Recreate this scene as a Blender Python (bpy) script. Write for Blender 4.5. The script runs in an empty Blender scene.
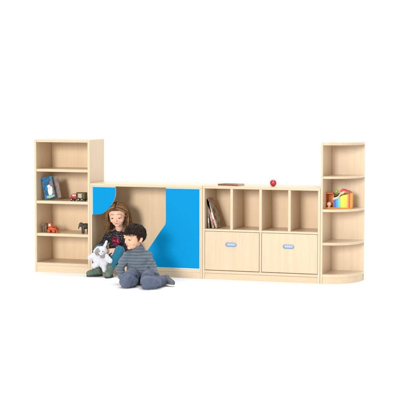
import bpy, bmesh, math, random
from mathutils import Vector as V, Matrix, Euler, noise
random.seed(7)
R = math.radians
scene = bpy.context.scene
COL = scene.collection

# ------------------------------------------------------------------ object helpers
def link(name, bm, mat=None, parent=None, smooth=False, bevel=0.0, loc=None):
    me = bpy.data.meshes.new(name)
    bmesh.ops.recalc_face_normals(bm, faces=bm.faces)
    bm.to_mesh(me); bm.free()
    o = bpy.data.objects.new(name, me); COL.objects.link(o)
    if mat:
        for m in (mat if isinstance(mat, (list, tuple)) else [mat]): me.materials.append(m)
    if parent: o.parent = parent
    if smooth:
        for p in me.polygons: p.use_smooth = True
    if bevel:
        b = o.modifiers.new('bevel', 'BEVEL'); b.width = bevel; b.segments = 2; b.limit_method = 'ANGLE'
        b.angle_limit = R(40)
    if loc is not None: o.location = loc
    return o

def tag(o, label=None, cat=None, group=None, kind=None):
    if label: o['label'] = label
    if cat: o['category'] = cat
    if group: o['group'] = group
    if kind: o['kind'] = kind
    return o

def empty(name, loc, label, cat, rot=(0, 0, 0), group=None):
    o = bpy.data.objects.new(name, None); COL.objects.link(o)
    o.location = loc; o.rotation_euler = rot; o.empty_display_size = .05
    return tag(o, label, cat, group)

def box(bm, x0, x1, y0, y1, z0, z1, mi=0):
    vs = [bm.verts.new(p) for p in [(x0,y0,z0),(x1,y0,z0),(x1,y1,z0),(x0,y1,z0),(x0,y0,z1),(x1,y0,z1),(x1,y1,z1),(x0,y1,z1)]]
    for f in [(0,3,2,1),(4,5,6,7),(0,1,5,4),(1,2,6,5),(2,3,7,6),(3,0,4,7)]:
        fc = bm.faces.new([vs[i] for i in f]); fc.material_index = mi

def prism(bm, pts, z0, z1, mi=0, axis='z'):
    """polygon pts extruded; axis z: pts are (x,y); axis y: pts are (x,z)"""
    def P(p, h): return (p[0], p[1], h) if axis == 'z' else (p[0], h, p[1])
    a = [bm.verts.new(P(p, z0)) for p in pts]; b = [bm.verts.new(P(p, z1)) for p in pts]
    n = len(pts)
    for f in (bm.faces.new(a[::-1]), bm.faces.new(b)): f.material_index = mi
    for i in range(n):
        f = bm.faces.new((a[i], a[(i+1) % n], b[(i+1) % n], b[i])); f.material_index = mi

def ell(bm, c, r, rot=None, seg=24, ring=14, M=None):
    m = Matrix.Translation(V(c)) @ ((rot.to_matrix().to_4x4()) if rot else Matrix.Identity(4)) @ Matrix.Diagonal((r[0], r[1], r[2], 1))
    if M is not None: m = M @ m
    return bmesh.ops.create_uvsphere(bm, u_segments=seg, v_segments=ring, radius=1, matrix=m)['verts']

def cap(bm, p0, p1, r0, r1, M=None, seg=16):
    """tapered capsule: a closed lathe about p0-p1"""
    p0, p1 = V(p0), V(p1)
    if M is not None:
        s = M.to_scale()[0]; p0, p1 = M @ p0, M @ p1; r0 *= s; r1 *= s
    d = p1 - p0; L = d.length
    q = d.to_track_quat('Z', 'Y').to_matrix().to_4x4()
    prof = []
    for k in range(0, 6): a = -math.pi/2 + k*math.pi/10; prof.append((r0*math.cos(a), r0*math.sin(a)))
    for k in range(0, 6): a = k*math.pi/10; prof.append((r1*math.cos(a), L + r1*math.sin(a)))
    T = Matrix.Translation(p0) @ q
    rows = []
    for r, z in prof:
        if r < 1e-6: rows.append([bm.verts.new(T @ V((0, 0, z)))])
        else: rows.append([bm.verts.new(T @ V((r*math.cos(2*math.pi*i/seg), r*math.sin(2*math.pi*i/seg), z))) for i in range(seg)])
    for a, b in zip(rows[:-1], rows[1:]):
        for i in range(seg):
            j = (i+1) % seg
            if len(a) == 1: bm.faces.new((a[0], b[j], b[i]))
            elif len(b) == 1: bm.faces.new((a[i], a[j], b[0]))
            else: bm.faces.new((a[i], a[j], b[j], b[i]))

def tube(bm, path, radii, seg=6, mi=0, flat=1.0):
    """closed tapered tube along a path"""
    rows = []; n = len(path)
    up = V((0.13, 0.21, 0.97))
    for i, p in enumerate(path):
        d = (V(path[min(i+1, n-1)]) - V(path[max(i-1, 0)])).normalized()
        a = d.cross(up)
        if a.length < .05: a = d.cross(V((1, 0, 0)))
        a.normalize(); b = d.cross(a)
        r = radii[i] if isinstance(radii, (list, tuple)) else radii
        rows.append([bm.verts.new(V(p) + a*r*math.cos(2*math.pi*k/seg) + b*r*flat*math.sin(2*math.pi*k/seg)) for k in range(seg)])
    for a, b in zip(rows[:-1], rows[1:]):
        for k in range(seg):
            f = bm.faces.new((a[k], a[(k+1) % seg], b[(k+1) % seg], b[k])); f.material_index = mi; f.smooth = True
    for r_ in (rows[0][::-1], rows[-1]):
        f = bm.faces.new(r_); f.material_index = mi

def cyl(bm, p0, p1, r, seg=24, mi=0, r1=None):
    tube(bm, [p0, p1], [r, r if r1 is None else r1], seg, mi)

def wrinkles(bm, p0, p1, r0, r1, n, seed, minor=.0065, lo=.0, hi=1.0):
    """cloth folds: thin ridges wrapped part-way round a limb, later melted into it"""
    rnd = random.Random(seed); p0, p1 = V(p0), V(p1); d = (p1-p0).normalized()
    a = d.orthogonal().normalized(); b = d.cross(a)
    for k in range(n):
        t = lo + (hi-lo)*(k+rnd.uniform(.1, .9))/n; r = r0+(r1-r0)*t; c = p0.lerp(p1, t); a0 = rnd.uniform(0, 6.28); sp = rnd.uniform(1.2, 2.8); sl = rnd.uniform(-.5, .5)
        path = []
        for i in range(11):
            u = i/10; an = a0 + sp*u
            path.append(c + (a*math.cos(an)+b*math.sin(an))*(r*.985) + d*sl*r*(u-.5)*1.6)
        m_ = minor*rnd.uniform(.7, 1.25)
        tube(bm, path, [m_*(.15+.85*math.sin(math.pi*i/10)) for i in range(11)], 8)

_clouds = {}
def fuse(o, vox, smooth=6, folds=None):
    """melt the overlapping shapes of a mesh into one continuous surface"""
    m = o.modifiers.new('fuse', 'REMESH'); m.mode = 'VOXEL'; m.voxel_size = vox; m.use_smooth_shade = True
    if smooth:
        s = o.modifiers.new('smooth', 'SMOOTH'); s.factor = .5; s.iterations = smooth
    if folds:
        for fd in folds:
            size, st = fd[:2]; ridged = len(fd) > 2; key = (size, ridged)
            if key not in _clouds:
                t = bpy.data.textures.new('folds', 'MUSGRAVE' if ridged else 'CLOUDS'); t.noise_scale = size
                if ridged: t.musgrave_type = 'RIDGED_MULTIFRACTAL'; t.octaves = 1.6; t.dimension_max = 1.2; t.lacunarity = 2.1; t.offset = 1.0; t.gain = 1.5
                else: t.noise_depth = 2
                _clouds[key] = t
            d = o.modifiers.new('folds', 'DISPLACE'); d.texture = _clouds[key]; d.strength = st; d.mid_level = .5
            d.texture_coords = 'LOCAL'
    return o

# ------------------------------------------------------------------ materials
def mat(name, col, rough=.5, spec=.5, sheen=0, bump=None, vary=None, coat=0, sub=0):
    m = bpy.data.materials.new(name); m.use_nodes = True
    nt = m.node_tree; b = nt.nodes['Principled BSDF']
    b.inputs['Base Color'].default_value = (*col, 1); b.inputs['Roughness'].default_value = rough
    b.inputs['Specular IOR Level'].default_value = spec
    b.inputs['Sheen Weight'].default_value = sheen; b.inputs['Coat Weight'].default_value = coat
    if sub:
        b.inputs['Subsurface Weight'].default_value = sub; b.inputs['Subsurface Radius'].default_value = (1, .35, .2)
        b.inputs['Subsurface Scale'].default_value = .006
    tc = nt.nodes.new('ShaderNodeTexCoord')
    if vary:   # (scale, amount)
        n = nt.nodes.new('ShaderNodeTexNoise'); n.inputs['Scale'].default_value = vary[0]; n.inputs['Detail'].default_value = 5
        nt.links.new(tc.outputs['Object'], n.inputs['Vector'])
        mx = nt.nodes.new('ShaderNodeMix'); mx.data_type = 'RGBA'
        mx.inputs[6].default_value = (*[c*(1-vary[1]) for c in col], 1); mx.inputs[7].default_value = (*[min(1, c*(1+vary[1])) for c in col], 1)
        nt.links.new(n.outputs['Fac'], mx.inputs[0]); nt.links.new(mx.outputs[2], b.inputs['Base Color'])
    if bump:   # (scale, strength)
        n = nt.nodes.new('ShaderNodeTexNoise'); n.inputs['Scale'].default_value = bump[0]; n.inputs['Detail'].default_value = 4
        nt.links.new(tc.outputs['Object'], n.inputs['Vector'])
        bp = nt.nodes.new('ShaderNodeBump'); bp.inputs['Strength'].default_value = bump[1]; bp.inputs['Distance'].default_value = .004
        nt.links.new(n.outputs['Fac'], bp.inputs['Height']); nt.links.new(bp.outputs['Normal'], b.inputs['Normal'])
    return m

def wood_mat(name, base, dark, axis=2, rough=.34):
    m = bpy.data.materials.new(name); m.use_nodes = True
    nt = m.node_tree; b = nt.nodes['Principled BSDF']; L = nt.links.new
    tc = nt.nodes.new('ShaderNodeTexCoord'); oi = nt.nodes.new('ShaderNodeObjectInfo')
    of = nt.nodes.new('ShaderNodeVectorMath'); of.operation = 'SCALE'; of.inputs[0].default_value = (7.3, 5.1, 3.7); L(oi.outputs['Random'], of.inputs['Scale'])
    co_ = nt.nodes.new('ShaderNodeVectorMath'); co_.operation = 'ADD'; L(tc.outputs['Object'], co_.inputs[0]); L(of.outputs[0], co_.inputs[1])
    def chain(sc, det, dist):
        mp = nt.nodes.new('ShaderNodeMapping'); s = [sc]*3; s[axis] = sc*.045
        mp.inputs['Scale'].default_value = s; L(co_.outputs[0], mp.inputs['Vector'])
        n = nt.nodes.new('ShaderNodeTexNoise'); n.inputs['Scale'].default_value = 1; n.inputs['Detail'].default_value = det
        n.inputs['Distortion'].default_value = dist; L(mp.outputs['Vector'], n.inputs['Vector']); return n
    a = chain(26, 4, .6); c = chain(180, 3, .2)
    ad = nt.nodes.new('ShaderNodeMath'); ad.operation = 'MULTIPLY_ADD'; ad.inputs[1].default_value = .45
    L(c.outputs['Fac'], ad.inputs[0]); 
    mu = nt.nodes.new('ShaderNodeMath'); mu.operation = 'MULTIPLY'; mu.inputs[1].default_value = .6
    L(a.outputs['Fac'], mu.inputs[0]); L(mu.outputs[0], ad.inputs[2])
    rp = nt.nodes.new('ShaderNodeValToRGB'); rp.color_ramp.elements[0].position = .35; rp.color_ramp.elements[1].position = .68
    rp.color_ramp.elements[0].color = (*dark, 1); rp.color_ramp.elements[1].color = (*base, 1)
    L(ad.outputs[0], rp.inputs[0])
    hs = nt.nodes.new('ShaderNodeHueSaturation'); mr = nt.nodes.new('ShaderNodeMapRange'); mr.inputs[3].default_value = .955; mr.inputs[4].default_value = 1.035
    L(oi.outputs['Random'], mr.inputs[0]); L(mr.outputs[0], hs.inputs['Value']); L(rp.outputs[0], hs.inputs['Color']); L(hs.outputs[0], b.inputs['Base Color'])
    b.inputs['Roughness'].default_value = rough; b.inputs['Specular IOR Level'].default_value = .5
    bp = nt.nodes.new('ShaderNodeBump'); bp.inputs['Strength'].default_value = .05; bp.inputs['Distance'].default_value = .002
    L(c.outputs['Fac'], bp.inputs['Height']); L(bp.outputs['Normal'], b.inputs['Normal'])
    return m

W_B, W_D = (.69, .55, .385), (.63, .485, .32)
WV = wood_mat('maple_upright', W_B, W_D, 2)
WH = wood_mat('maple_crosswise', W_B, W_D, 0)
WY = wood_mat('maple_depthwise', W_B, W_D, 1)
BACK_LIT = wood_mat('maple_backing_bounce_lit', (.81, .625, .415), (.75, .56, .355), 2)  # lighter, warmer than the boards: bounce light inside the units put into the colour
CREAM = mat('cream_edge', (.85, .80, .66), .45)
BLUE = mat('blue_laminate', (.0, .262, .575), .45, .05, vary=(3, .02))
WHITEF = mat('white_floor', (.93, .93, .93), .7, .2)
HANDLE = mat('blue_plastic', (.17, .29, .46), .35)
HGREY = mat('pale_grey_plastic', (.42, .50, .60), .4)
SHADOWGAP = mat('drawer_inside', (.35, .26, .17), .7)
SKIN_G = mat('skin', (.80, .47, .33), .5, .4, sub=.12, vary=(30, .05))
SKIN_B = mat('skin', (.82, .47, .30), .5, .4, sub=.12, vary=(30, .05))
LIP = mat('lips', (.55, .17, .14), .4)
EYEW = mat('eye_white', (.75, .72, .70), .2)
IRIS = mat('iris', (.03, .018, .012), .15)
BROW = mat('brow_hair', (.06, .03, .018), .7)
BROWG = mat('brow_hair_light', (.22, .12, .06), .7)

def tones(name, cs): return [mat(name, c, .55, .22, vary=(60, .25)) for c in cs]
HAIR_B = tones('dark_brown_hair', [(.012, .007, .005), (.022, .011, .008), (.038, .019, .012)])
HAIR_G = tones('light_brown_hair', [(.10, .044, .018), (.18, .088, .036), (.32, .17, .072), (.43, .26, .12)])

def stripe_mat(name, c0, c1, freq):
    m = mat(name, c0, .85, .2, sheen=.3, bump=(500, .25)); nt = m.node_tree; b = nt.nodes['Principled BSDF']; L = nt.links.new
    tc = nt.nodes.new('ShaderNodeTexCoord')
    w = nt.nodes.new('ShaderNodeTexWave'); w.bands_direction = 'Z'; w.inputs['Scale'].default_value = freq; w.inputs['Distortion'].default_value = .3
    w.inputs['Detail'].default_value = 1
    L(tc.outputs['Object'], w.inputs['Vector'])
    n = nt.nodes.new('ShaderNodeTexNoise'); n.inputs['Scale'].default_value = 240; n.inputs['Detail'].default_value = 3; L(tc.outputs['Object'], n.inputs['Vector'])
    mu = nt.nodes.new('ShaderNodeMath'); mu.operation = 'MULTIPLY_ADD'; mu.inputs[1].default_value = .55
    L(w.outputs['Fac'], mu.inputs[0])
    m2 = nt.nodes.new('ShaderNodeMath'); m2.operation = 'MULTIPLY'; m2.inputs[1].default_value = .55; L(n.outputs['Fac'], m2.inputs[0]); L(m2.outputs[0], mu.inputs[2])
    rp = nt.nodes.new('ShaderNodeValToRGB'); rp.color_ramp.elements[0].position = .25; rp.color_ramp.elements[1].position = .85
    rp.color_ramp.elements[0].color = (*c0, 1); rp.color_ramp.elements[1].color = (*c1, 1)
    L(mu.outputs[0], rp.inputs[0]); L(rp.outputs[0], b.inputs['Base Color'])
    return m
SHIRT = stripe_mat('grey_blue_striped_knit', (.085, .112, .14), (.155, .192, .23), 11)
JEANS = mat('washed_blue_denim', (.095, .118, .178), .85, .2, sheen=.2, bump=(420, .35), vary=(28, .28))
SHOE = mat('grey_shoe', (.10, .115, .115), .6, vary=(40, .3), bump=(300, .2))
SHOEW = mat('white_rubber', (.7, .7, .68), .5)
SOLE = mat('dark_sole', (.03, .028, .028), .6)
BOOT = mat('grey_green_suede', (.13, .18, .14), .8, .2, vary=(40, .35), bump=(250, .3))
LEGG = mat('teal_leggings', (.012, .155, .24), .8, .2, sheen=.2, vary=(45, .3), bump=(400, .3))

PRINT_AT = (.252-.225, .055-.10, .335)
def girl_top_mat():
    m = mat('dark_printed_jersey', (.02, .02, .026), .85, .2, bump=(350, .25)); nt = m.node_tree; b = nt.nodes['Principled BSDF']; L = nt.links.new
    tc = nt.nodes.new('ShaderNodeTexCoord')
    # small pale flecks of the knit
    vo = nt.nodes.new('ShaderNodeTexNoise'); vo.inputs['Scale'].default_value = 75; vo.inputs['Detail'].default_value = 2; L(tc.outputs['Object'], vo.inputs['Vector'])
    r1 = nt.nodes.new('ShaderNodeValToRGB'); r1.color_ramp.elements[0].position = .52; r1.color_ramp.elements[1].position = .72
    r1.color_ramp.elements[0].color = (.016, .015, .02, 1); r1.color_ramp.elements[1].color = (.17, .15, .16, 1)
    L(vo.outputs['Fac'], r1.inputs[0])
    # rose coloured print on the chest: an irregular patch in the cloth's own coordinates
    sb = nt.nodes.new('ShaderNodeVectorMath'); sb.operation = 'SUBTRACT'; sb.inputs[1].default_value = PRINT_AT; L(tc.outputs['Object'], sb.inputs[0])
    sc = nt.nodes.new('ShaderNodeVectorMath'); sc.operation = 'MULTIPLY'; sc.inputs[1].default_value = (22, 9, 19); L(sb.outputs[0], sc.inputs[0])
    ln = nt.nodes.new('ShaderNodeVectorMath'); ln.operation = 'LENGTH'; L(sc.outputs[0], ln.inputs[0])
    nz = nt.nodes.new('ShaderNodeTexNoise'); nz.inputs['Scale'].default_value = 42; nz.inputs['Detail'].default_value = 3; L(tc.outputs['Object'], nz.inputs['Vector'])
    ad = nt.nodes.new('ShaderNodeMath'); ad.operation = 'MULTIPLY_ADD'; ad.inputs[1].default_value = 1.5; L(nz.outputs['Fac'], ad.inputs[0]); L(ln.outputs['Value'], ad.inputs[2])
    th_ = nt.nodes.new('ShaderNodeMath'); th_.operation = 'LESS_THAN'; th_.inputs[1].default_value = 1.62; L(ad.outputs[0], th_.inputs[0])
    r2 = nt.nodes.new('ShaderNodeValToRGB'); e2 = r2.color_ramp.elements; e2[0].position = .38; e2[0].color = (.10, .006, .02, 1); e2[1].position = .66; e2[1].color = (.60, .22, .28, 1)
    e3 = e2.new(.50); e3.color = (.42, .02, .07, 1); L(nz.outputs['Fac'], r2.inputs[0])
    mx = nt.nodes.new('ShaderNodeMix'); mx.data_type = 'RGBA'; L(th_.outputs[0], mx.inputs[0]); L(r1.outputs[0], mx.inputs[6]); L(r2.outputs[0], mx.inputs[7])
    L(mx.outputs[2], b.inputs['Base Color'])
    return m
TOP = girl_top_mat()
def soft_folds(m, scale, strength, dist, squash=(1, 1, 1)):
    # broad creases of the cloth, fed under the fine weave bump
    nt = m.node_tree; L = nt.links.new; fine = [n for n in nt.nodes if n.type == 'BUMP'][0]
    tc = nt.nodes.new('ShaderNodeTexCoord'); mp = nt.nodes.new('ShaderNodeMapping'); mp.inputs['Scale'].default_value = squash
    n = nt.nodes.new('ShaderNodeTexNoise'); n.noise_type = 'RIDGED_MULTIFRACTAL'; n.inputs['Scale'].default_value = scale; n.inputs['Detail'].default_value = 2; n.inputs['Distortion'].default_value = .6
    L(tc.outputs['Object'], mp.inputs[0]); L(mp.outputs[0], n.inputs['Vector'])
    b = nt.nodes.new('ShaderNodeBump'); b.inputs['Strength'].default_value = strength; b.inputs['Distance'].default_value = dist
    L(n.outputs['Fac'], b.inputs['Height']); L(b.outputs['Normal'], fine.inputs['Normal'])
soft_folds(JEANS, 12, .8, .012, (1, .8, 1.8)); soft_folds(SHIRT, 9, .55, .010, (1.5, 1, .8)); soft_folds(TOP, 12, .5, .008); soft_folds(LEGG, 15, .5, .006, (1, 1, 1.6))
PLUSH = mat('white_plush', (.68, .68, .71), .95, .05, sheen=.3, bump=(350, .5))
PLUSHG = mat('grey_plush', (.40, .37, .37), .95, .05, sheen=.3)
PLUSHP = mat('pink_plush', (.74, .50, .48), .9, .1)

# ------------------------------------------------------------------ furniture
D = .40; H1 = 1.35; H2 = .917
X0, X1, X2, X3, X4 = -.606, 0.0, 1.186, 2.364, 2.715
g = .0012   # hairline joint between neighbouring units
TT = .022
def board(name, parent, x0, x1, y0, y1, z0, z1, m=None, bevel=.0012):
    bm = bmesh.new(); box(bm, x0, x1, y0, y1, z0, z1)
    return link(name, bm, m or WH, parent, bevel=bevel)

# left open bookcase
B = empty('bookcase', (X0, 0, 0), 'tall narrow open bookcase in pale maple with three shelves, left of the blue-fronted cupboard', 'bookcase')
w = X1 - X0 - g
board('side_panel', B, 0, TT, 0, D, 0, H1, WV); board('side_panel', B, w-TT, w, 0, D, 0, H1, WV)
board('top_panel', B, TT+.0004, w-TT-.0004, .001, D-.01, H1-.026, H1-.0006, WH)
for z in (1.053, .729, .398): board('shelf', B, TT+.0004, w-TT-.0004, .002, D-.012, z-.028, z, WH)
board('bottom_panel', B, TT+.0004, w-TT-.0004, .001, D-.012, .070, .097, WH)
board('plinth', B, TT+.0004, w-TT-.0004, .003, .020, 0, .0695, WH)
board('back_panel', B, TT+.0004, w-TT-.0004, D-.009, D-.001, .01, H1-.03, BACK_LIT)

# cupboard with the blue cut-out doors
P = empty('play_cupboard', (X1, 0, 0), 'low maple cupboard with two bright blue cut-out front panels, children sitting at its opening', 'cupboard')
w = X2 - X1 - g
board('side_panel', P, g, TT, 0, D, 0, H2-.027, WV); board('side_panel', P, w-TT, w, 0, D, 0, H2-.027, WV)
board('top_panel', P, g, w, 0, D, H2-.0265, H2, WH)
board('bottom_panel', P, TT+.0004, w-TT-.0004, .001, D-.012, .062, .086, WH)
board('plinth', P, TT+.0004, w-TT-.0004, .003, .020, 0, .0615, WH)
board('back_panel', P, TT+.0004, w-TT-.0004, D-.009, D-.001, .01, H2-.028, BACK_LIT)
def smooth_pts(ctrl, n=8):
    out = []
    for i in range(len(ctrl)-1):
        p0 = V(ctrl[max(i-1, 0)]); p1 = V(ctrl[i]); p2 = V(ctrl[i+1]); p3 = V(ctrl[min(i+2, len(ctrl)-1)])
        for k in range(n):
            t = k/n
            out.append(tuple(.5*((2*p1)+(-p0+p2)*t+(2*p0-5*p1+4*p2-p3)*t*t+(-p0+3*p1-3*p2+p3)*t**3)))
    out.append(tuple(ctrl[-1])); return out
z0, z1 = .0875, H2-.029; xl, xr = TT+.002, w-TT-.002; e = .007
cA = smooth_pts([(.272, z1), (.272, .80), (.243, .722), (.196, .664), (.140, .619), (.097, .606), (.060, .603), (xl, .603)])
fA = [(x, z) for x, z in cA]; fA[0] = (.272, z1-e); fA = [(max(x, xl+e), min(z, z1-e)) for x, z in fA]
bm = bmesh.new(); prism(bm, cA + [(xl, z1)], .004, .020, axis='y'); dA = link('door_panel', bm, CREAM, P)
dA['label'] = 'small blue front panel in the upper left corner'
bm = bmesh.new(); prism(bm, fA + [(xl+e, z1-e)], .0005, .0038, axis='y'); link('blue_facing', bm, BLUE, dA)
cB = smooth_pts([(.806, z1), (.806, .70), (.805, .55), (.786, .505), (.742, .445), (.655, .318), (.59, .228), (.53, .142), (.505, z0)])
fB = [(x, min(z1-e, max(z, z0+e+.003))) for x, z in cB]
# keep the list strictly monotone for the facing
fB = [p for i, p in enumerate(fB) if i == 0 or (abs(p[0]-fB[i-1][0])+abs(p[1]-fB[i-1][1])) > 1e-4]
bm = bmesh.new(); prism(bm, cB + [(xr, z0), (xr, z1)], .004, .020, axis='y'); dB = link('door_panel', bm, CREAM, P)
dB['label'] = 'large blue front panel on the right with a slanting edge'
bm = bmesh.new(); prism(bm, fB + [(xr-e, z0+e+.003), (xr-e, z1-e)], .0005, .0038, axis='y'); link('blue_facing', bm, BLUE, dB)

# open compartments above two drawers
S = empty('storage_cabinet', (X2, 0, 0), 'low maple cabinet with four open compartments above two wide drawers', 'cabinet')
w = X3 - X2 - g
board('side_panel', S, g, TT, 0, D, 0, H2-.027, WV); board('side_panel', S, w-TT, w, 0, D, 0, H2-.027, WV)
board('top_panel', S, g, w, 0, D, H2-.0265, H2, WH)
board('middle_panel', S, TT+.0004, w-TT-.0004, .001, D-.012, .474, .493, WH)
board('bottom_panel', S, TT+.0004, w-TT-.0004, .001, D-.012, .060, .086, WH)
board('plinth', S, TT+.0004, w-TT-.0004, .006, .022, 0, .0575, WH)
board('back_panel', S, TT+.0004, w-TT-.0004, D-.009, D-.001, .01, H2-.028, BACK_LIT)
for xa in (1.469, 1.760, 2.047):
    board('divider', S, xa-X2, xa-X2+.026, .001, D-.012, .4935, H2-.0272, WV)
board('centre_upright', S, 1.764-X2, 1.784-X2, .001, D-.012, .0865, .4735, WV)
for k, (xa, xb) in enumerate(((1.211, 1.760), (1.788, 2.338))):
    xa -= X2; xb -= X2
    bm = bmesh.new(); box(bm, xa, xb, .0005, .018, .0915, .4705)
    hx = (xa+xb)/2 - (.008 if k == 0 else .009); hz = .346
    dr = link('drawer', bm, WV, S, bevel=.0012)
    dr['label'] = ('left' if k == 0 else 'right') + ' drawer'
    bm = bmesh.new()
    for (ya, yb, t0) in ((xa+.01, xa+.02, 0), (xb-.02, xb-.01, 0)): box(bm, ya, yb, .0185, D-.03, .11, .44)
    box(bm, xa+.0205, xb-.0205, .0185, D-.03, .11, .118); box(bm, xa+.0205, xb-.0205, D-.038, D-.0305, .1185, .44)
    link('drawer_box', bm, SHADOWGAP, dr)
    def stad(a, b, n=14):
        return [(hx+(a-b)*(1 if math.cos(t) >= 0 else -1)+b*math.cos(t), hz+b*math.sin(t)) for t in [2*math.pi*(i+.5)/(2*n) for i in range(2*n)]]
    bm = bmesh.new(); o_, i_ = stad(.056, .021), stad(.044, .0105)
    n = len(o_)
    vo = [[bm.verts.new((p[0], y, p[1])) for p in ps] for ps, y in ((o_, 0.0), (o_, -.005), (i_, -.006), (i_, 0.0))]
    for a in range(4):
        r0, r1 = vo[a], vo[(a+1) % 4]
        for i in range(n): bm.faces.new((r0[i], r0[(i+1) % n], r1[(i+1) % n], r1[i]))
    h = link('handle', bm, HANDLE, dr, smooth=False)
    bm = bmesh.new(); prism(bm, stad(.0435, .0100), -.0025, .0002, axis='y'); link('handle_recess', bm, HGREY, h)

# right corner shelf with rounded boards
C = empty('corner_shelf', (X3, 0, 0), 'tall maple end shelf with rounded boards at the right end of the row', 'shelf')
w = X4 - X3
def quarter(r_in=0.0, n=28, x0=TT+.0004):
    xr_ = w - r_in; y0 = .001 + r_in; yb = D-.0095
    pts = [(x0, yb), (x0, y0)]
    a = xr_ - x0; b = yb - y0
    for i in range(1, n+1):
        t = i/n*math.pi/2; ex = 2/2.25
        pts.append((x0 + a*math.sin(t)**ex, yb - b*math.cos(t)**ex))
    return pts
board('side_panel', C, g, TT, 0, D, 0, H1, WV)
board('back_panel', C, TT+.0004, w-.001, D-.009, D+.006, 0, H1-.0006, WV)
for z, t in ((H1-.0006, .024), (1.029, .022), (.714, .024), (.395, .025), (.090, .028)):
    bm = bmesh.new(); prism(bm, quarter(), z-t, z)
    link('shelf' if z < 1.3 else 'top_panel', bm, WH, C, bevel=.001)
bm = bmesh.new(); prism(bm, quarter(.008, x0=TT+.0004), 0, .0615); link('plinth', bm, WH, C)

# ------------------------------------------------------------------ hair
def on_head(v, c, r, k=1.0): return V((c[0]+v.x*r[0]*k, c[1]+v.y*r[1]*k, c[2]+v.z*r[2]*k))
HC, HR = (0, .055, .10), (.385, .43, .40)     # scalp ellipsoid in head units

def short_hair(M, n):
    bm = bmesh.new(); crown = V((.08, .42, .9)).normalized()
    hl = [(-.50, .17), (-.24, .17), (-.15, .05), (-.07, -.13), (-.02, .0), (.02, .035), (.10, .03), (.16, -.18), (.45, -.40), (.7, -.42)]
    def bare(p, j=0.0):   # face / ear / nape hairline in head units
        for (a, za), (b, zb) in zip(hl[:-1], hl[1:]):
            if p.y <= b: break
        return p.z < za + (zb-za)*max(0, min(1, (p.y-a)/(b-a))) + j
    vs = bmesh.ops.create_uvsphere(bm, u_segments=40, v_segments=26, radius=1)['verts']
    for v in vs: v.co = on_head(v.co.copy(), HC, HR, 1.01)
    bmesh.ops.delete(bm, geom=[v for v in bm.verts if bare(v.co) or v.co.z < -.3], context='VERTS')
    for f in bm.faces: f.smooth = True
    for v in bm.verts: v.co = M @ v.co
    k = 0
    while k < n:
        r = V((random.gauss(0, 1), random.gauss(0, 1), random.gauss(0, 1))).normalized()
        if r.z < -.45: continue
        ax = crown.cross(r)
        if ax.length < .05: continue
        ax.normalize(); L = random.uniform(.35, .75); tw = random.uniform(-.35, .35)
        ax = (Matrix.Rotation(tw, 3, r) @ ax)
        path = []; lift = random.uniform(.02, .08); ok = True; seg = 9; jit = random.uniform(-.07, .05)
        for i in range(seg):
            t = i/(seg-1); q = Matrix.Rotation(L*t, 3, ax) @ r
            p = on_head(q, HC, HR, 1.005 + lift*math.sin(min(1, t*1.1)*math.pi*.75) + .02*t)
            if bare(p, jit): 
                if i < 3: ok = False
                break
            path.append(M @ p)
        if not ok or len(path) < 4: continue
        s = M.to_scale()[0]; m_ = len(path); w0 = random.uniform(.012, .028)*s; mi_ = random.choice((0, 0, 1, 1, 2))
        tube(bm, path, [w0*(.55 + .45*math.sin(math.pi*min(1, (i+.6)/m_*1.15)*.7))*(1-.93*(i/(m_-1))**2.2) for i in range(m_)], 5, mi_, flat=.5)
        k += 1
    return bm

def long_hair(M, n, zmin=-.86):
    bm = bmesh.new()
    def bare(p): return (p.y < -.13 and p.z < .27 - 1.1*p.x*p.x*0 and abs(p.x) < .33) or p.z < -.28 and p.y < .05
    vs = bmesh.ops.create_uvsphere(bm, u_segments=40, v_segments=26, radius=1)['verts']
    for v in vs: v.co = on_head(v.co.copy(), HC, HR, 1.02)
    bmesh.ops.delete(bm, geom=[v for v in bm.verts if bare(v.co) or (v.co.z < -.3)], context='VERTS')
    for f in bm.faces: f.smooth = True
    for v in bm.verts: v.co = M @ v.co
    s = M.to_scale()[0]
    for k in range(n):
        side = random.choice((-1, 1))
        phi = random.uniform(-.95, 1.5)           # place along the parting, front (-) to back
        st = V((side*.05, math.sin(phi), math.cos(phi))).normalized()
        # end point on the ellipsoid equator at the side/back
        yy = max(-.30, min(.95, math.sin(phi)*.55 + random.uniform(.05, .35)))
        if random.random() < .25: yy = random.uniform(.3, .98)
        en = V((side*math.sqrt(max(.02, 1-yy*yy)), yy, -.10)).normalized()
        lift = random.uniform(1.03, 1.22); path = []; rad = []
        N1 = 8
        for i in range(N1):
            t = i/(N1-1); q = st.slerp(en, t); path.append(on_head(q, HC, HR, lift - .03*(1-t)))
        p = path[-1].copy(); zt = random.uniform(zmin, zmin+.28); N2 = 8; ph = random.uniform(0, 6); am = random.uniform(.015, .06)
        infl = random.uniform(-.02, .14)
        for i in range(1, N2+1):
            t = i/N2
            x = p.x*(1-.10*t) + side*infl*t + am*math.sin(ph+t*7); y = p.y*(1-.2*t) - (.10*t if p.y < .3 else 0) + am*math.cos(ph+t*6)
            path.append(V((x, y, p.z + (zt-p.z)*t)))
        if k % 9 == 0: path = [q + V((side*.03*math.sin(i*.9+ph), -.02*math.sin(i*.7), 0))*min(1, i/5) for i, q in enumerate(path)]
        m_ = len(path); w0 = random.uniform(.008, .020)*s*(.35 if k % 9 == 0 else 1); mi_ = random.choice((0, 1, 1, 2, 2, 3) if yy < .5 else (0, 0, 1, 1, 2))
        tube(bm, [M @ q for q in path], [w0*min(1, .45+i*.2)*(1-.85*(i/(m_-1))**3) for i in range(m_)], 5, mi_, flat=.6)
    return bm

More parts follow.
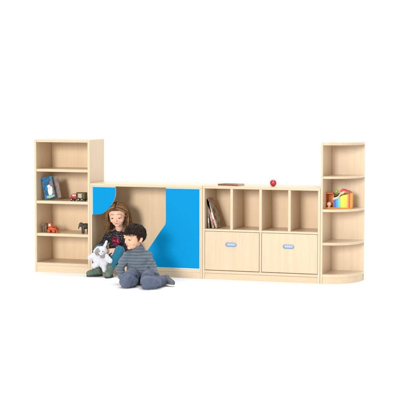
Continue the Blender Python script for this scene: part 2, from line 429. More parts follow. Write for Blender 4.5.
# ------------------------------------------------------------------ heads, hands
def head_prims(bm, M, lids=0.0):
    E = lambda c, r, rot=None: ell(bm, c, r, rot, M=M)
    E((0, .06, .11), (.365, .41, .375)); E((0, -.10, -.07), (.30, .285, .34)); E((0, -.13, -.27), (.215, .205, .19))
    E((0, -.27, -.39), (.085, .07, .07))
    for s in (-1, 1):
        E((s*.150, -.225, -.165), (.115, .10, .115)); E((s*.365, .04, -.06), (.032, .075, .115), Euler((R(-12), 0, s*R(-22))))
        E((s*.395, .055, -.035), (.02, .05, .07), Euler((R(-12), 0, s*R(-30))))
        E((s*.145, -.31, .095), (.10, .06, .04)); E((s*.032, -.405, -.155), (.034, .035, .028))
        E((s*.145, -.318, .036-.03*lids), (.078, .066, .040+.022*lids))     # upper lid
        E((s*.145, -.314, -.052), (.070, .052, .022))                        # lower lid
    cap(bm, (0, -.345, .04), (0, -.42, -.125), .030, .040, M); E((0, -.432, -.135), (.045, .045, .040))
    E((0, -.325, -.265), (.11, .05, .055))
    cap(bm, (0, .07, -.30), (0, .13, -.62), .165, .165, M)

def face_bits(parent, M, brow, closed=False):
    for s in (-1, 1):
        bm = bmesh.new(); ell(bm, (s*.145, -.318, -.008), (.060, .058, .052), M=M); e_ = link('eye', bm, EYEW, parent, True)
        bm = bmesh.new(); ell(bm, (s*.140 - (.02 if not closed else 0), -.352, -.012 - (.012 if closed else 0)), (.038, .032, .040), M=M); link('iris', bm, IRIS, e_, True)
        bm = bmesh.new()
        pts = [(-.075, .004), (-.04, .022), (0, .028), (.04, .022), (.078, .0)]
        if closed: pts = [(x, -z*.6-.022) for x, z in pts]
        tube(bm, [M @ V((s*.145+x, -.376+abs(x)*.35, z+.006)) for x, z in pts], [.003*.24/.24*f for f in (.4, .8, 1, .8, .4)] if False else [M.to_scale()[0]*f for f in (.004, .009, .010, .009, .004)], 6)
        link('eyelashes', bm, BROW, parent)
        bm = bmesh.new()
        tube(bm, [M @ V((s*(.145+x), -.375+abs(x)*.30, .125+z)) for x, z in ((-.09, -.008), (-.03, .012), (.03, .014), (.10, -.012))], [M.to_scale()[0]*f for f in (.010, .014, .013, .005)], 6, flat=.6)
        link('eyebrow', bm, brow, parent)
    bm = bmesh.new()
    tube(bm, [M @ V((x, -.379+abs(x)*.42, -.262+z)) for x, z in ((-.105, .012), (-.06, .0), (-.02, .004), (0, .0), (.02, .004), (.06, .0), (.105, .012))], [M.to_scale()[0]*f for f in (.004, .010, .014, .013, .014, .010, .004)], 8)
    tube(bm, [M @ V((x, -.374+abs(x)*.42, -.290+z)) for x, z in ((-.07, .016), (-.035, .002), (0, -.002), (.035, .002), (.07, .016))], [M.to_scale()[0]*f for f in (.005, .014, .017, .014, .005)], 8)
    link('lips', bm, LIP, parent, True)

def hand(bm, wrist, d, nrm, s=1.0, side=1, curl=.5):
    """palm + four fingers + thumb; d points to the fingers, nrm out of the back of the hand"""
    d = V(d).normalized(); nrm = V(nrm).normalized(); nrm = (nrm - d*nrm.dot(d)).normalized(); a = d.cross(nrm).normalized()*side
    w_ = V(wrist); L = .115*s
    for o in (-.3, -.1, .1, .3): cap(bm, w_ + a*o*.05*s, w_ + d*.050*s + a*o*.078*s, .0115*s, .0105*s, seg=10)
    for i, (o, ln) in enumerate(((-.030, .042), (-.010, .050), (.010, .046), (.029, .036))):
        p = w_ + d*.052*s + a*o*s; r = .0078*s; ang = .15
        for k in range(3):
            ang += curl*(.5 if k == 0 else .75)
            q = p + (d*math.cos(ang) - nrm*math.sin(ang))*ln*s*(.44, .33, .27)[k]
            cap(bm, p, q, r, r*.92, seg=8); p = q; r *= .92
    t0 = w_ + d*.012*s - a*.024*s; t1 = t0 + (d*.62 - a*.55 - nrm*.35).normalized()*.030*s; t2 = t1 + (d*.85 - a*.15 - nrm*.5).normalized()*.024*s
    cap(bm, t0, t1, .0115*s, .009*s, seg=10); cap(bm, t1, t2, .009*s, .0075*s, seg=10)

def headM(c, s, yaw, pitch, roll):
    # yaw turns to the person's side, pitch > 0 looks down
    return Matrix.Translation(V(c)) @ Matrix.Rotation(R(yaw), 4, 'Z') @ Matrix.Rotation(R(pitch), 4, 'X') @ Matrix.Rotation(R(roll), 4, 'Y') @ Matrix.Scale(s, 4)

# ------------------------------------------------------------------ the girl
GB = V((.225, .10, 0))
G = empty('person', GB, 'girl with long light brown hair, dark top and teal leggings sitting in the cupboard opening', 'person')
def rel(base): return lambda *p: (V(p) - base)
q = rel(GB)
Mg = headM(q(.264, .085, .597), .236, 9, 12, -3) @ Matrix.Diagonal((1.07, 1.0, .965, 1))
bm = bmesh.new(); head_prims(bm, Mg, lids=.9)
cap(bm, q(.258, .120, .43), q(.236, .15, .20), .034, .056)
for s, sh, el, wr in ((1, (.150, .13, .392), (.092, .075, .262), (.150, -.075, .262)), (-1, (.325, .125, .385), (.375, .055, .262), (.300, -.075, .262))):
    cap(bm, q(*sh), q(*el), .030, .025); cap(bm, q(*el), q(*wr), .025, .019)
    cap(bm, q(.235, .125, .395), q(*sh), .030, .028)
hand(bm, q(.150, -.085, .262), (.35, -.6, -.45), (-.2, -.4, .6), .95, -1, .45)
hand(bm, q(.298, -.085, .262), (-.75, -.55, -.12), (.1, -.5, .8), .95, 1, .45)
KR, AR = (.130, -.085, .262), (.130, -.140, .085); KL, AL = (.352, -.090, .262), (.272, -.160, .085)
for hp, kn, an in (((.180, .15, .165), KR, AR), ((.285, .15, .165), KL, AL)):
    cap(bm, q(*hp), q(*kn), .055, .038); cap(bm, q(*kn), q(*an), .038, .028)
body = link('body', bm, SKIN_G, G); fuse(body, .0027, 6)
face_bits(G, Mg, BROWG, closed=True)
bm = long_hair(Mg, 950); link('hair', bm, HAIR_G, G)
# top
bm = bmesh.new()
ell(bm, q(.237, .13, .355), (.088, .066, .085)); ell(bm, q(.234, .14, .265), (.082, .064, .10)); ell(bm, q(.234, .145, .195), (.098, .078, .06))
cap(bm, q(.165, .125, .385), q(.312, .122, .380), .042, .042); cap(bm, q(.242, .125, .395), q(.250, .122, .406), .058, .050)
ell(bm, q(.237, .115, .375), (.085, .058, .055))
for sh, el, wr in (((.150, .13, .385), (.092, .075, .262), (.143, -.045, .262)), ((.325, .125, .380), (.375, .055, .262), (.312, -.045, .262))):
    cap(bm, q(*sh), q(*el), .041, .036); cap(bm, q(*el), q(*wr), .036, .028)
    wrinkles(bm, q(*sh), q(*el), .041, .036, 5, int(sh[0]*50), .005); wrinkles(bm, q(*el), q(*wr), .036, .029, 5, int(sh[0]*40), .005)
wrinkles(bm, q(.234, .14, .31), q(.234, .14, .20), .078, .090, 6, 4, .007)
top = link('long_sleeved_top', bm, TOP, G); fuse(top, .0035, 3, [(.05, .010)])
# leggings
bm = bmesh.new()
ell(bm, q(.232, .16, .150), (.098, .082, .064))
for hp, kn, an in (((.185, .14, .160), KR, AR), ((.282, .14, .160), KL, AL)):
    cap(bm, q(*hp), q(*kn), .064, .047); cap(bm, q(*kn), q(*an), .046, .035)
    wrinkles(bm, q(*kn), q(*an), .046, .036, 7, int(kn[0]*77), .0055); wrinkles(bm, q(*hp), q(*kn), .06, .048, 6, int(kn[0]*57), .006)
lg = link('leggings', bm, LEGG, G); fuse(lg, .0035, 3, [(.035, .006), (.07, .008, 1)])
def boot(parent, base, an, toe, shaft=.10):
    qq = rel(base); a = V(an); t = V(toe); d = (t-a); d.z = 0; d.normalize(); sd = V((-d.y, d.x, 0))
    bm = bmesh.new(); hl = V((a.x, a.y, 0)) - d*.022
    ctr = lambda f, h: qq(*(hl + d*f + V((0, 0, h))))
    cap(bm, ctr(.022, shaft), ctr(.018, .045), .041, .038); cap(bm, ctr(.0, .040), ctr(.055, .040), .034, .036)
    cap(bm, ctr(.055, .040), ctr(.108, .032), .036, .030)
    b = link('boot', bm, BOOT, parent); fuse(b, .0035, 4, [(.03, .006)])
    bm = bmesh.new(); pts = []
    for i in range(28):
        an_ = 2*math.pi*i/28; u = math.cos(an_); v = math.sin(an_)
        wd = .034 + .008*math.sin((u+1)*1.6)
        pp = hl + d*(.048 + u*.087) + sd*(v*wd*(1-abs(u)**3*.15)); pp = qq(pp.x, pp.y, 0); pts.append((pp.x, pp.y))
    prism(bm, pts, -base.z + .0, -base.z + .017); link('sole', bm, SOLE, b, bevel=.003)
    return b
boot(G, GB, AR, (.055, -.215, 0)); boot(G, GB, AL, (.290, -.29, 0))

# ------------------------------------------------------------------ the boy
BB = V((.74, -.60, 0))
K = empty('person', BB, 'dark haired boy in a grey-blue long-sleeved shirt kneeling on the floor, looking left', 'person')
q = rel(BB)
Mb = headM(q(.694, -.60, .456), .242, -31, 7, 5)
hipR, hipL = (.675, -.50, .100), (.800, -.49, .092)
kR, kL = (.712, -.85, .070), (.932, -.885, .064); aR, aL = (.640, -.52, .045), (1.000, -.590, .056)
arms = (((.622, -.600, .266), (.566, -.640, .165), (.590, -.655, .070)), ((.798, -.535, .268), (.852, -.555, .170), (.918, -.600, .095)))
bm = bmesh.new(); head_prims(bm, Mb, lids=.65)
cap(bm, q(.712, -.555, .27), q(.735, -.50, .13), .060, .070)
for sh, el, wr in arms:
    cap(bm, q(.712, -.56, .262), q(*sh), .036, .034); cap(bm, q(*sh), q(*el), .034, .028); cap(bm, q(*el), q(*wr), .028, .021)
hand(bm, q(.592, -.657, .060), (.75, .1, -.50), (.1, -.3, 1), .95, 1, .15)
hand(bm, q(.926, -.615, .088), (-.35, -.85, -.30), (.2, -.2, 1), .95, -1, .35)
for hp, kn, an in ((hipR, kR, aR), (hipL, kL, aL)):
    cap(bm, q(*hp), q(*kn), .062, .048); cap(bm, q(kn[0], kn[1], .055), q(*an), .045, .030)
body = link('body', bm, SKIN_B, K); fuse(body, .0027, 6)
face_bits(K, Mb, BROW, closed=True)
bm = short_hair(Mb, 1200); link('hair', bm, HAIR_B, K)
bm = bmesh.new()
ell(bm, q(.716, -.570, .228), (.118, .084, .085)); ell(bm, q(.722, -.56, .150), (.118, .092, .095)); ell(bm, q(.73, -.52, .085), (.112, .090, .045))
cap(bm, q(.640, -.592, .272), q(.782, -.540, .274), .050, .048); cap(bm, q(.716, -.562, .290), q(.722, -.562, .325), .080, .056)
for sh, el, wr in arms:
    cap(bm, q(*sh), q(*el), .049, .042); cap(bm, q(*el), q(*wr), .042, .032)
    wrinkles(bm, q(*sh), q(*el), .049, .042, 5, int(sh[0]*100), .006, .3, 1); wrinkles(bm, q(*el), q(*wr), .042, .033, 5, int(sh[0]*90), .006)
sh_ = link('long_sleeved_shirt', bm, SHIRT, K); fuse(sh_, .0035, 3, [(.06, .014), (.09, .015, 1)])
bm = bmesh.new(); ell(bm, q(.735, -.50, .085), (.118, .10, .078))
for hp, kn, an in ((hipR, kR, aR), (hipL, kL, aL)):
    cap(bm, q(*hp), q(*kn), .076, .066 if an is aR else .060); ell(bm, q(kn[0]+(.012 if an is aL else -.004), kn[1]+.06, .060), (.086, .095, .058)); cap(bm, q(kn[0]+(.02 if an is aL else -.02), kn[1]+.03, .058), q(*an), .058, .042)
    wrinkles(bm, q(*hp), q(*kn), .078, .069, 11, 3 if an is aL else 5, .0085)
    wrinkles(bm, q(kn[0], kn[1], .062), q(kn[0], kn[1]-.02, .066), .06, .05, 3, 9, .007)
    wrinkles(bm, q(kn[0]+(.02 if an is aL else -.02), kn[1]+.03, .058), q(*an), .058, .044, 6, 8, .008)
jn = link('jeans', bm, JEANS, K); fuse(jn, .0035, 2, [(.07, .012), (.085, .013, 1)])
# the folded foot that shows at the right, and the one tucked under
def shoe(parent, base, heel, toe, up, label=None):
    qq = rel(base); h, t = V(heel), V(toe); d = (t-h).normalized(); up = V(up); up = (up-d*up.dot(d)).normalized(); sd = d.cross(up)
    L = (t-h).length
    bm = bmesh.new(); P_ = lambda f, s_, u: qq(*(h + d*f*L + sd*s_ + up*u))
    cap(bm, P_(.05, 0, .022), P_(.45, 0, .024), .032, .031); cap(bm, P_(.45, 0, .022), P_(.92, 0, .010), .032, .027)
    cap(bm, P_(.08, 0, .03), P_(.12, 0, .045), .031, .030)
    s1 = link('shoe', bm, SHOE, parent); fuse(s1, .0035, 4)
    bm = bmesh.new(); M_ = Matrix.Translation(qq(*(h + d*L*.48))) @ Matrix((d, sd, up)).transposed().to_4x4()
    pts = []
    for i in range(28):
        a = 2*math.pi*i/28; u = math.cos(a); v = math.sin(a); pts.append((u*L*.66, v*(.030+.006*math.sin((u+1)*1.6))))
    prism(bm, pts, -.020, -.004)
    for v in bm.verts: v.co = M_ @ v.co
    link('sole', bm, SHOEW, s1, bevel=.003)
    return s1
shoe(K, BB, (1.000, -.575, .032), (1.095, -.640, .026), (0, 0, 1))
shoe(K, BB, (.630, -.50, .030), (.60, -.42, .026), (0, 0, 1))

# ------------------------------------------------------------------ the white soft toy in the girl's hands
TB = V((.150, -.17, .20))
T = empty('soft_toy', TB + V((.015, 0, 0)), 'floppy white fluffy toy animal held by the girl in front of her knees', 'soft toy')
q = rel(TB)
def fluffy(bm_src_list, n, ln, bm):
    """short fur tufts round ellipsoids"""
    for c, r in bm_src_list:
        for _ in range(int(n*2.6)):
            v = V((random.gauss(0, 1), random.gauss(0, 1), random.gauss(0, 1))).normalized()
            p = V((c[0]+v.x*r[0]*.96, c[1]+v.y*r[1]*.96, c[2]+v.z*r[2]*.96)); d = (v + V((random.uniform(-.5, .5), random.uniform(-.5, .5), -.5))).normalized()
            tube(bm, [p, p+d*ln*.6, p+d*ln+V((0, 0, -ln*.3))], [.0030, .0024, .0006], 4)
def toy_part(name, prims, mat_, n=0, ln=.0075, parent=T, vox=.004):
    bm = bmesh.new(); fur = []
    for pr_ in prims:
        if pr_[0] == 'e': ell(bm, q(*pr_[1]), pr_[2]); fur.append((q(*pr_[1]), pr_[2]))
        else:
            cap(bm, q(*pr_[1]), q(*pr_[2]), pr_[3], pr_[4])
            for t in (0, .5, 1): 
                r_ = pr_[3]+(pr_[4]-pr_[3])*t; fur.append((q(*pr_[1]).lerp(q(*pr_[2]), t), (r_, r_, r_)))
    o = link(name, bm, mat_, parent); fuse(o, min(vox, .0025), 3, [(.022, .012), (.006, .0055)])
    if n and name == 'grey_patch':
        bm = bmesh.new(); fluffy(fur, n, ln, bm); link('fur', bm, mat_, o)
    return o
toy_part('body', [('e', (.150, -.165, .185), (.072, .055, .078)), ('e', (.195, -.165, .150), (.055, .050, .065))], PLUSH, 170)
toy_part('head', [('e', (.185, -.185, .262), (.055, .050, .046)), ('e', (.200, -.225, .245), (.026, .026, .022))], PLUSH, 110)
toy_part('ear', [('c', (.205, -.175, .295), (.228, -.165, .352), .018, .012)], PLUSH, 24)
toy_part('ear', [('c', (.140, -.175, .285), (.105, -.185, .255), .019, .014)], PLUSH, 24)
toy_part('leg', [('c', (.115, -.175, .215), (.062, -.190, .190), .034, .027)], PLUSH, 45)
toy_part('leg', [('c', (.150, -.185, .140), (.110, -.205, .110), .034, .026)], PLUSH, 45)
toy_part('leg', [('c', (.205, -.180, .120), (.214, -.195, .070), .030, .020)], PLUSH, 45)
toy_part('leg', [('c', (.225, -.185, .205), (.272, -.185, .165), .032, .026)], PLUSH, 45)
toy_part('grey_patch', [('e', (.160, -.222, .272), (.022, .014, .018)), ('e', (.150, -.216, .245), (.018, .014, .022)), ('e', (.205, -.222, .215), (.020, .016, .014))], PLUSHG, 30, .010, vox=.003)
bm = bmesh.new()
for x in (.180, .215):
    bm = bmesh.new(); ell(bm, q(x, -.236, .262), (.005, .004, .005), None, 12, 8); link('eye', bm, IRIS, T, True)
bm = bmesh.new(); ell(bm, q(.203, -.250, .248), (.010, .006, .007), None, 12, 8); link('nose', bm, PLUSHP, T, True)

# ------------------------------------------------------------------ things on the bookcase
paper = mat('paper', (.78, .75, .68), .8, .1)
def cover_mat(name, base, patches, scale=16):
    m = mat(name, base, .5, .2); nt = m.node_tree; b = nt.nodes['Principled BSDF']; L = nt.links.new
    tc = nt.nodes.new('ShaderNodeTexCoord'); n = nt.nodes.new('ShaderNodeTexNoise'); n.inputs['Scale'].default_value = scale
    n.inputs['Detail'].default_value = 2; L(tc.outputs['Object'], n.inputs['Vector'])
    rp = nt.nodes.new('ShaderNodeValToRGB'); el = rp.color_ramp.elements
    el[0].position = .30; el[0].color = (*base, 1); el[1].position = .75; el[1].color = (*patches[-1], 1)
    for i, c in enumerate(patches[:-1]): e_ = el.new(.42+.09*i); e_.color = (*c, 1)
    L(n.outputs['Fac'], rp.inputs[0]); L(rp.outputs[0], b.inputs['Base Color']); return m
def book(name, loc, rot, size, cover, label, group=None, page=paper):
    """hardback: cover boards and spine (front faces -Y), page block as a part; origin bottom centre"""
    w_, t_, h_ = size
    o = empty(name, loc, label, 'book', rot, group)
    bm = bmesh.new(); c = .0022
    box(bm, -w_/2, w_/2, -t_/2, -t_/2+c, 0, h_); box(bm, -w_/2, w_/2, t_/2-c, t_/2, 0, h_)
    box(bm, -w_/2-.0005, -w_/2+c, -t_/2+c, t_/2-c, 0, h_)
    link('cover', bm, cover, o, bevel=.0006)
    bm = bmesh.new(); box(bm, -w_/2+c+.0003, w_/2-.004, -t_/2+c+.0002, t_/2-c-.0002, .003, h_-.003); link('page_block', bm, page, o)
    return o
cb = cover_mat('picture_cover_blue', (.005, .13, .38), [(.01, .22, .46), (.005, .06, .20), (.03, .30, .45)], 12)
bk = book('book', (-.478, .120, .7440), (R(-5), R(-13), R(6)), (.112, .022, .225), cb, 'blue picture book with a white figure on its cover, leaning on the bookcase middle shelf')
# cover picture: a pale figure, raised by a print's thickness
wp = mat('pale_print', (.70, .74, .66), .45); gp = mat('green_print', (.25, .45, .30), .45); bp_ = mat('brown_print', (.16, .08, .06), .45)
bm = bmesh.new()
def disc(bm, cx, cz, rx, rz, y=-.0119, n=18, lump=0.0):
    pts = [(cx+rx*(1+lump*math.sin(3*a+1))*math.cos(a), cz+rz*(1+lump*math.sin(2*a))*math.sin(a)) for a in [2*math.pi*i/n for i in range(n)]]
    prism(bm, pts, y, y+.0006, axis='y')
disc(bm, .012, .070, .026, .042, lump=.12); disc(bm, .008, .122, .018, .020, lump=.08); disc(bm, .030, .095, .012, .026, y=-.0124)
pc = link('cover_picture', bm, wp, bk)
bm = bmesh.new(); disc(bm, .005, .020, .045, .015, lump=.1); link('cover_picture', bm, gp, bk)
bm = bmesh.new(); disc(bm, .036, .140, .016, .045, y=-.0121, lump=.15); disc(bm, .045, .060, .010, .032, y=-.0126); link('cover_picture', bm, bp_, bk)
bk2 = book('book', (-.440, .172, .7425), (R(-5), R(-11), R(16)), (.112, .018, .222), cover_mat('picture_cover_brown', (.10, .07, .06), [(.22, .16, .12), (.30, .24, .20), (.12, .08, .08)], 14), 'dull brown book standing behind the blue picture book')

# toy truck with a red cab
RED = mat('red_paint', (.50, .03, .03), .3, coat=.3, vary=(30, .15)); OLIVE = mat('olive_paint', (.17, .16, .06), .45); DARKW = mat('dark_brown_wood', (.055, .035, .02), .5); BLACKR = mat('black_rubber', (.02, .02, .02), .7); TANW = mat('tan_print', (.50, .45, .28), .5)
tr = empty('toy_truck', (-.165, .10, .729), 'small toy truck with red front and olive box, in the bookcase', 'toy truck', (0, 0, R(-6)))
bm = bmesh.new(); box(bm, -.088, .088, -.026, .026, .014, .022); link('chassis', bm, DARKW, tr, bevel=.001)
bm = bmesh.new(); prism(bm, [(-.088, .0225), (-.088, .040), (-.074, .050), (-.062, .072), (-.014, .074), (-.010, .0225)], -.025, .025, axis='y'); cbn = link('cab', bm, RED, tr, bevel=.004)
bm = bmesh.new(); box(bm, -.055, -.036, -.0262, .0262, .048, .066); box(bm, -.030, -.018, -.0264, .0264, .048, .066); link('window', bm, wp, cbn)
bm = bmesh.new(); cyl(bm, (-.0885, -.014, .034), (-.091, -.014, .034), .006); cyl(bm, (-.0885, .014, .034), (-.091, .014, .034), .006); link('headlight', bm, wp, cbn)
bm = bmesh.new(); box(bm, -.006, .088, -.028, .028, .0225, .088); bxx = link('cargo_box', bm, OLIVE, tr, bevel=.003)
bm = bmesh.new(); box(bm, .014, .050, -.0295, -.0283, .034, .074); link('side_print', bm, TANW, bxx)
bm = bmesh.new()
for xx in (-.004, .062, .080): box(bm, xx, xx+.007, -.0315, -.0300, .0225, .090)
box(bm, -.006, .088, -.0330, -.0316, .082, .090); link('frame', bm, DARKW, bxx)
for xx in (-.062, .018, .060):
    for yy in (-1, 1):
        bm = bmesh.new(); cyl(bm, (xx, yy*.027, .0155), (xx, yy*.039, .0155), .0155); wl = link('wheel', bm, BLACKR, tr, bevel=.002)
        bm = bmesh.new(); cyl(bm, (xx, yy*.039, .0155), (xx, yy*.0405, .0155), .006, 14); link('hub', bm, wp, wl)

# orange toy digger
ORG = mat('orange_plastic', (.72, .12, .02), .35, vary=(20, .1)); ORD = mat('deep_orange_plastic', (.50, .07, .02), .4)
dg = empty('toy_digger', (-.455, .10, .398), 'orange plastic toy loader on the bookcase lower shelf', 'toy digger', (0, 0, R(-4)))
bm = bmesh.new(); prism(bm, [(-.040, .022), (-.040, .050), (.002, .054), (.046, .044), (.052, .024)], -.022, .022, axis='y'); bd = link('chassis', bm, ORG, dg, bevel=.004)
bm = bmesh.new(); prism(bm, [(-.042, .0545), (-.038, .094), (-.008, .096), (.002, .0550)], -.020, .020, axis='y'); cbn = link('cab', bm, ORG, dg, bevel=.004)
bm = bmesh.new(); prism(bm, [(-.032, .066), (-.030, .088), (-.014, .089), (-.008, .066)], -.0215, -.0203, axis='y'); link('window', bm, wp, cbn)
bm = bmesh.new(); tube(bm, [(.010, -.012, .050), (.034, -.012, .066), (.056, -.012, .034)], .005, 8); tube(bm, [(.010, .012, .050), (.034, .012, .066), (.056, .012, .034)], .005, 8); link('arm', bm, ORD, dg)
bm = bmesh.new(); prism(bm, [(.052, .004), (.054, .034), (.060, .036), (.060, .012), (.080, .004), (.078, .0)], -.026, .026, axis='y'); link('bucket', bm, ORG, dg, bevel=.002)
for xx in (-.024, .030):
    for yy in (-1, 1):
        bm = bmesh.new(); cyl(bm, (xx, yy*.0225, .019), (xx, yy*.038, .019), .019); wl = link('wheel', bm, ORD, dg, bevel=.003)
        bm = bmesh.new(); cyl(bm, (xx, yy*.038, .019), (xx, yy*.0395, .019), .008, 14); link('hub', bm, ORG, wl)

# small toy animals
def toy_animal(loc, rot, s, m, label, trunk):
    o = empty('toy_animal', loc, label, 'toy animal', rot, None)
    bm = bmesh.new()
    ell(bm, (0, 0, .072*s), (.046*s, .028*s, .030*s)); ell(bm, (-.048*s, 0, .088*s), (.022*s, .018*s, .022*s)); cap(bm, (-.03*s, 0, .078*s), (-.046*s, 0, .088*s), .020*s, .016*s)
    if trunk: cap(bm, (-.062*s, 0, .084*s), (-.074*s, 0, .050*s), .009*s, .005*s)
    else: cap(bm, (-.058*s, 0, .088*s), (-.076*s, 0, .080*s), .012*s, .009*s)
    for x, y in ((-.028, .014), (-.024, -.014), (.028, .014), (.024, -.014)): cap(bm, (x*s, y*s, .062*s), (x*s, y*s, .008*s), .012*s, .009*s)
    cap(bm, (.044*s, 0, .082*s), (.056*s, 0, .050*s), .004*s, .003*s)
    b = link('body', bm, m, o); fuse(b, .0018, 3)
    for y in (-1, 1):
        bm = bmesh.new(); ell(bm, (-.040*s, y*.020*s, .092*s), ((.014 if trunk else .007)*s, .003*s, (.018 if trunk else .012)*s)); link('ear', bm, m, o, True)
    return o
toy_animal((-.092, .11, .398), (0, 0, R(38)), 1.02, mat('dark_grey_rubber', (.055, .055, .042), .5, vary=(40, .3)), 'dark grey toy elephant at the right end of the bookcase lower shelf', True)
toy_animal((-.535, .13, .398), (0, 0, R(78)), .92, mat('dull_brown_rubber', (.23, .16, .10), .6, vary=(40, .3)), 'small dull brown toy animal beside the orange loader', False)

# ------------------------------------------------------------------ things on and in the low cabinet
tealc = cover_mat('teal_cover', (.03, .15, .16), [(.10, .25, .24), (.30, .10, .04), (.04, .10, .12)], 12)
fb = empty('book', (1.440, .14, H2), 'thin book lying flat on top of the low cabinet', 'book', (0, 0, R(-12)))
bm = bmesh.new(); box(bm, -.108, .108, -.075, .075, .0002, .0022); box(bm, -.108, .108, -.075, .075, .0135, .0155); box(bm, -.110, .110, -.077, -.0752, .0002, .0155)
link('cover', bm, [mat('rust_brown_cover', (.26, .10, .045), .45, vary=(30, .25))], fb, bevel=.0006)
bm = bmesh.new(); box(bm, -.104, .104, -.0745, .071, .0026, .0131); link('page_block', bm, paper, fb)
bm = bmesh.new(); box(bm, -.100, .045, -.072, .068, .0158, .0166); link('cover_picture', bm, tealc, fb)

bl = empty('ball', (1.868, .12, H2+.033), 'small glossy red ball with a painted highlight on top of the low cabinet', 'ball')
bm = bmesh.new(); ell(bm, (0, 0, 0), (.033, .033, .033), None, 32, 20); bb = link('shell', bm, mat('red_gloss', (.48, .012, .025), .25, coat=.5), bl, True)
bm = bmesh.new(); dirc = V((.30, -.93, .20)).normalized(); cap(bm, dirc*.0315, dirc*.0325, .006, .005); link('painted_highlight', bm, mat('highlight_pink', (.75, .35, .38), .4), bl, True)  # highlight on the gloss, painted on as a pale dot

for k, (x, lean, tz, hh, dep, c0, cs, lab) in enumerate((
    (1.222, 3, .010, .285, .17, (.055, .085, .05), [(.12, .16, .09), (.22, .20, .12), (.06, .07, .05)], 'dark green book at the left in the first compartment'),
    (1.252, 12, .014, .290, .18, (.42, .26, .18), [(.58, .38, .27), (.34, .14, .13), (.5, .40, .30)], 'pinkish beige book leaning left between the green and brown books'),
    (1.288, 19, .013, .280, .17, (.17, .085, .055), [(.24, .13, .08), (.55, .48, .38), (.14, .07, .05)], 'brown book leaning left, rightmost in the first compartment'))):
    # a standing book seen on its spine: spine faces the front
    o = empty('book', (x + (.012 if k else 0), .07, .4945), lab, 'book', (0, R(-lean), 0), 'books in the first compartment')
    cm = cover_mat('worn_cover', c0, cs, 15); bm = bmesh.new(); c = .0022; t = tz
    box(bm, 0, c, 0, dep, 0, hh); box(bm, t*1.6-c, t*1.6, 0, dep, 0, hh); box(bm, 0, t*1.6, -.0022, -.0002, 0, hh)
    link('cover', bm, cm, o, bevel=.0006)
    bm = bmesh.new(); box(bm, c+.0002, t*1.6-c-.0002, .0001, dep-.004, .003, hh-.003); link('page_block', bm, paper, o)
    bm = bmesh.new(); box(bm, .003, t*1.6-.003, -.0030, -.0023, .05+.02*k, .10+.03*k); link('spine_label', bm, mat('spine_label', ((.5, .5, .4), (.55, .2, .25), (.7, .66, .58))[k], .5), o)

# ------------------------------------------------------------------ rainbow toy house in the corner shelf
TZ = .7145
th = empty('toy_house', (2.515, .18, TZ), 'orange wooden toy house with rainbow striped front on the corner shelf', 'wooden toy', (0, 0, R(4)))
ORW = mat('orange_wood', (.80, .30, .02), .4, vary=(30, .1)); LW = wood_mat('light_wood', (.78, .56, .36), (.66, .44, .26), 0)
bm = bmesh.new(); box(bm, -.135, .120, -.045, .070, 0, .010); link('base', bm, ORW, th, bevel=.002)
bm = bmesh.new(); box(bm, -.135, -.127, -.040, .068, .0105, .150); box(bm, -.0625, -.0545, -.040, .068, .0105, .140); box(bm, -.1265, -.063, .060, .068, .0105, .150); box(bm, -.1265, -.063, -.039, .0595, .142, .150)
link('side_box', bm, mat('deep_orange_wood', (.68, .17, .02), .45, vary=(20, .2)), th, bevel=.0015)
bm = bmesh.new(); ell(bm, (-.100, -.020, .040), (.024, .024, .024)); cyl(bm, (-.1, -.020, .0105), (-.1, -.020, .02), .012, 20); link('wooden_knob', bm, LW, th, True)
bm = bmesh.new(); box(bm, .104, .120, -.044, .069, .0105, .150); box(bm, -.054, .1035, .058, .066, .0105, .140); link('end_panel', bm, ORW, th, bevel=.002)
cols = [(.02, .12, .55), (.02, .38, .75), (.10, .62, .62), (.25, .62, .22), (.70, .72, .05), (.95, .72, .03), (.95, .60, .02), (.90, .36, .02), (.75, .06, .02)]
xa = -.052; ws = (.022, .018, .012, .012, .018, .022, .022, .014, .0145)
xx = xa
for c, w_ in zip(cols, ws):
    def zt(x): return .085 + .055*(1/(1+math.exp(-(x-.005)/.022)))
    bm = bmesh.new(); prism(bm, [(xx, .0105), (xx+w_-.0004, .0105), (xx+w_-.0004, zt(xx+w_)), (xx, zt(xx))], -.040, -.028, axis='y')
    link('rainbow_slat', bm, mat('painted_slat', c, .35), th); xx += w_
bm = bmesh.new()
pts = smooth_pts([(-.062, .084), (-.035, .088), (-.010, .103), (.015, .134), (.045, .148)], 5)
low = [(x, z) for x, z in pts]; upp = [(x, z+.022) for x, z in pts][::-1]
prism(bm, low + upp, -.046, -.0405, axis='y'); link('curved_ramp', bm, LW, th, bevel=.001)
bm = bmesh.new(); prism(bm, [(-.054, .128), (-.05, .116), (.0, .138), (-.006, .148)], -.030, .050, axis='y'); link('dark_hole_block', bm, mat('hole_shade_black', (.02, .02, .018), .4), th)  # solid block, its black standing in for the shade of a hole
bm = bmesh.new(); prism(bm, [(-.002, .166), (.018, .186), (.040, .184), (.104, .162), (.104, .151), (.046, .172), (.02, .158)], -.036, .060, axis='y'); link('roof', bm, mat('red_wood', (.60, .02, .02), .4), th, bevel=.001)
bm = bmesh.new(); ell(bm, (-.030, -.01, .163), (.017, .017, .017)); cyl(bm, (-.030, -.01, .130), (-.030, -.01, .15), .004, 10); link('green_ball', bm, mat('green_paint', (.25, .55, .05), .35), th, True)

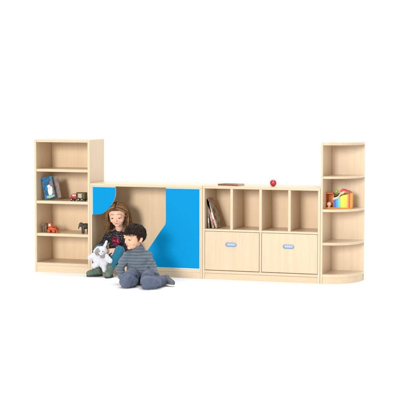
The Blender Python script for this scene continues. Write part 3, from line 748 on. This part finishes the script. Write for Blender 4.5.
# ------------------------------------------------------------------ studio
bm = bmesh.new(); box(bm, -30, 34, -24, 9.0, -.05, 0)
fl = link('floor', bm, WHITEF); tag(fl, kind='structure')
bm = bmesh.new(); prof = [(9.0, -.004)]
for i in range(13):
    a = i/12*math.pi/2; prof.append((9.0 + 2*math.sin(a), 2-2*math.cos(a) - .004))
prof.append((11.0, 12))
rows = [[bm.verts.new((x, y, z)) for x in (-30, 34)] for y, z in prof]
for a, b in zip(rows[:-1], rows[1:]):
    f = bm.faces.new((a[0], a[1], b[1], b[0])); f.smooth = True
bd = link('backdrop', bm, WHITEF); tag(bd, kind='structure')

wd = bpy.data.worlds.new('World'); scene.world = wd; wd.use_nodes = True
bg = wd.node_tree.nodes['Background']; bg.inputs[0].default_value = (1, 1, 1, 1); bg.inputs[1].default_value = .40

def sun(name, strength, frm, angle, col=(1, 1, 1)):
    l = bpy.data.lights.new(name, 'SUN'); l.energy = strength; l.angle = R(angle); l.color = col
    o = bpy.data.objects.new(name, l); COL.objects.link(o); o.rotation_euler = V(frm).to_track_quat('Z', 'Y').to_euler(); o.location = V(frm)*6
    return o
sun('key_light', 1.98, (-.10, -1.0, .20), 14, (1, .99, .97))
sun('overhead_light', 2.2, (.05, -.02, 1.0), 50)
sun('side_fill_light', .42, (1.0, -.45, .35), 40)

# ------------------------------------------------------------------ camera
cx, cy, cz, yaw, pit, rol, f = 5.237, -12.9404, 1.7951, .3052, .075, .001, 1389.0
cam = bpy.data.cameras.new('camera'); co = bpy.data.objects.new('camera', cam); COL.objects.link(co); scene.camera = co
cam.sensor_width = 36; cam.lens = 36*f/400; cam.clip_end = 200; cam.clip_start = .1
fw = V((-math.sin(yaw)*math.cos(pit), math.cos(yaw)*math.cos(pit), -math.sin(pit))); r = V((math.cos(yaw), math.sin(yaw), 0)); u = r.cross(fw)
r2 = r*math.cos(rol) + u*math.sin(rol); u2 = -r*math.sin(rol) + u*math.cos(rol)
co.matrix_world = Matrix.Translation((cx, cy, cz)) @ Matrix((r2, u2, -fw)).transposed().to_4x4()
scene.view_settings.view_transform = 'Standard'; scene.view_settings.look = 'None'
scene.view_settings.exposure = 0; scene.view_settings.gamma = 1
scene.cycles.use_denoising = True; scene.cycles.max_bounces = 8
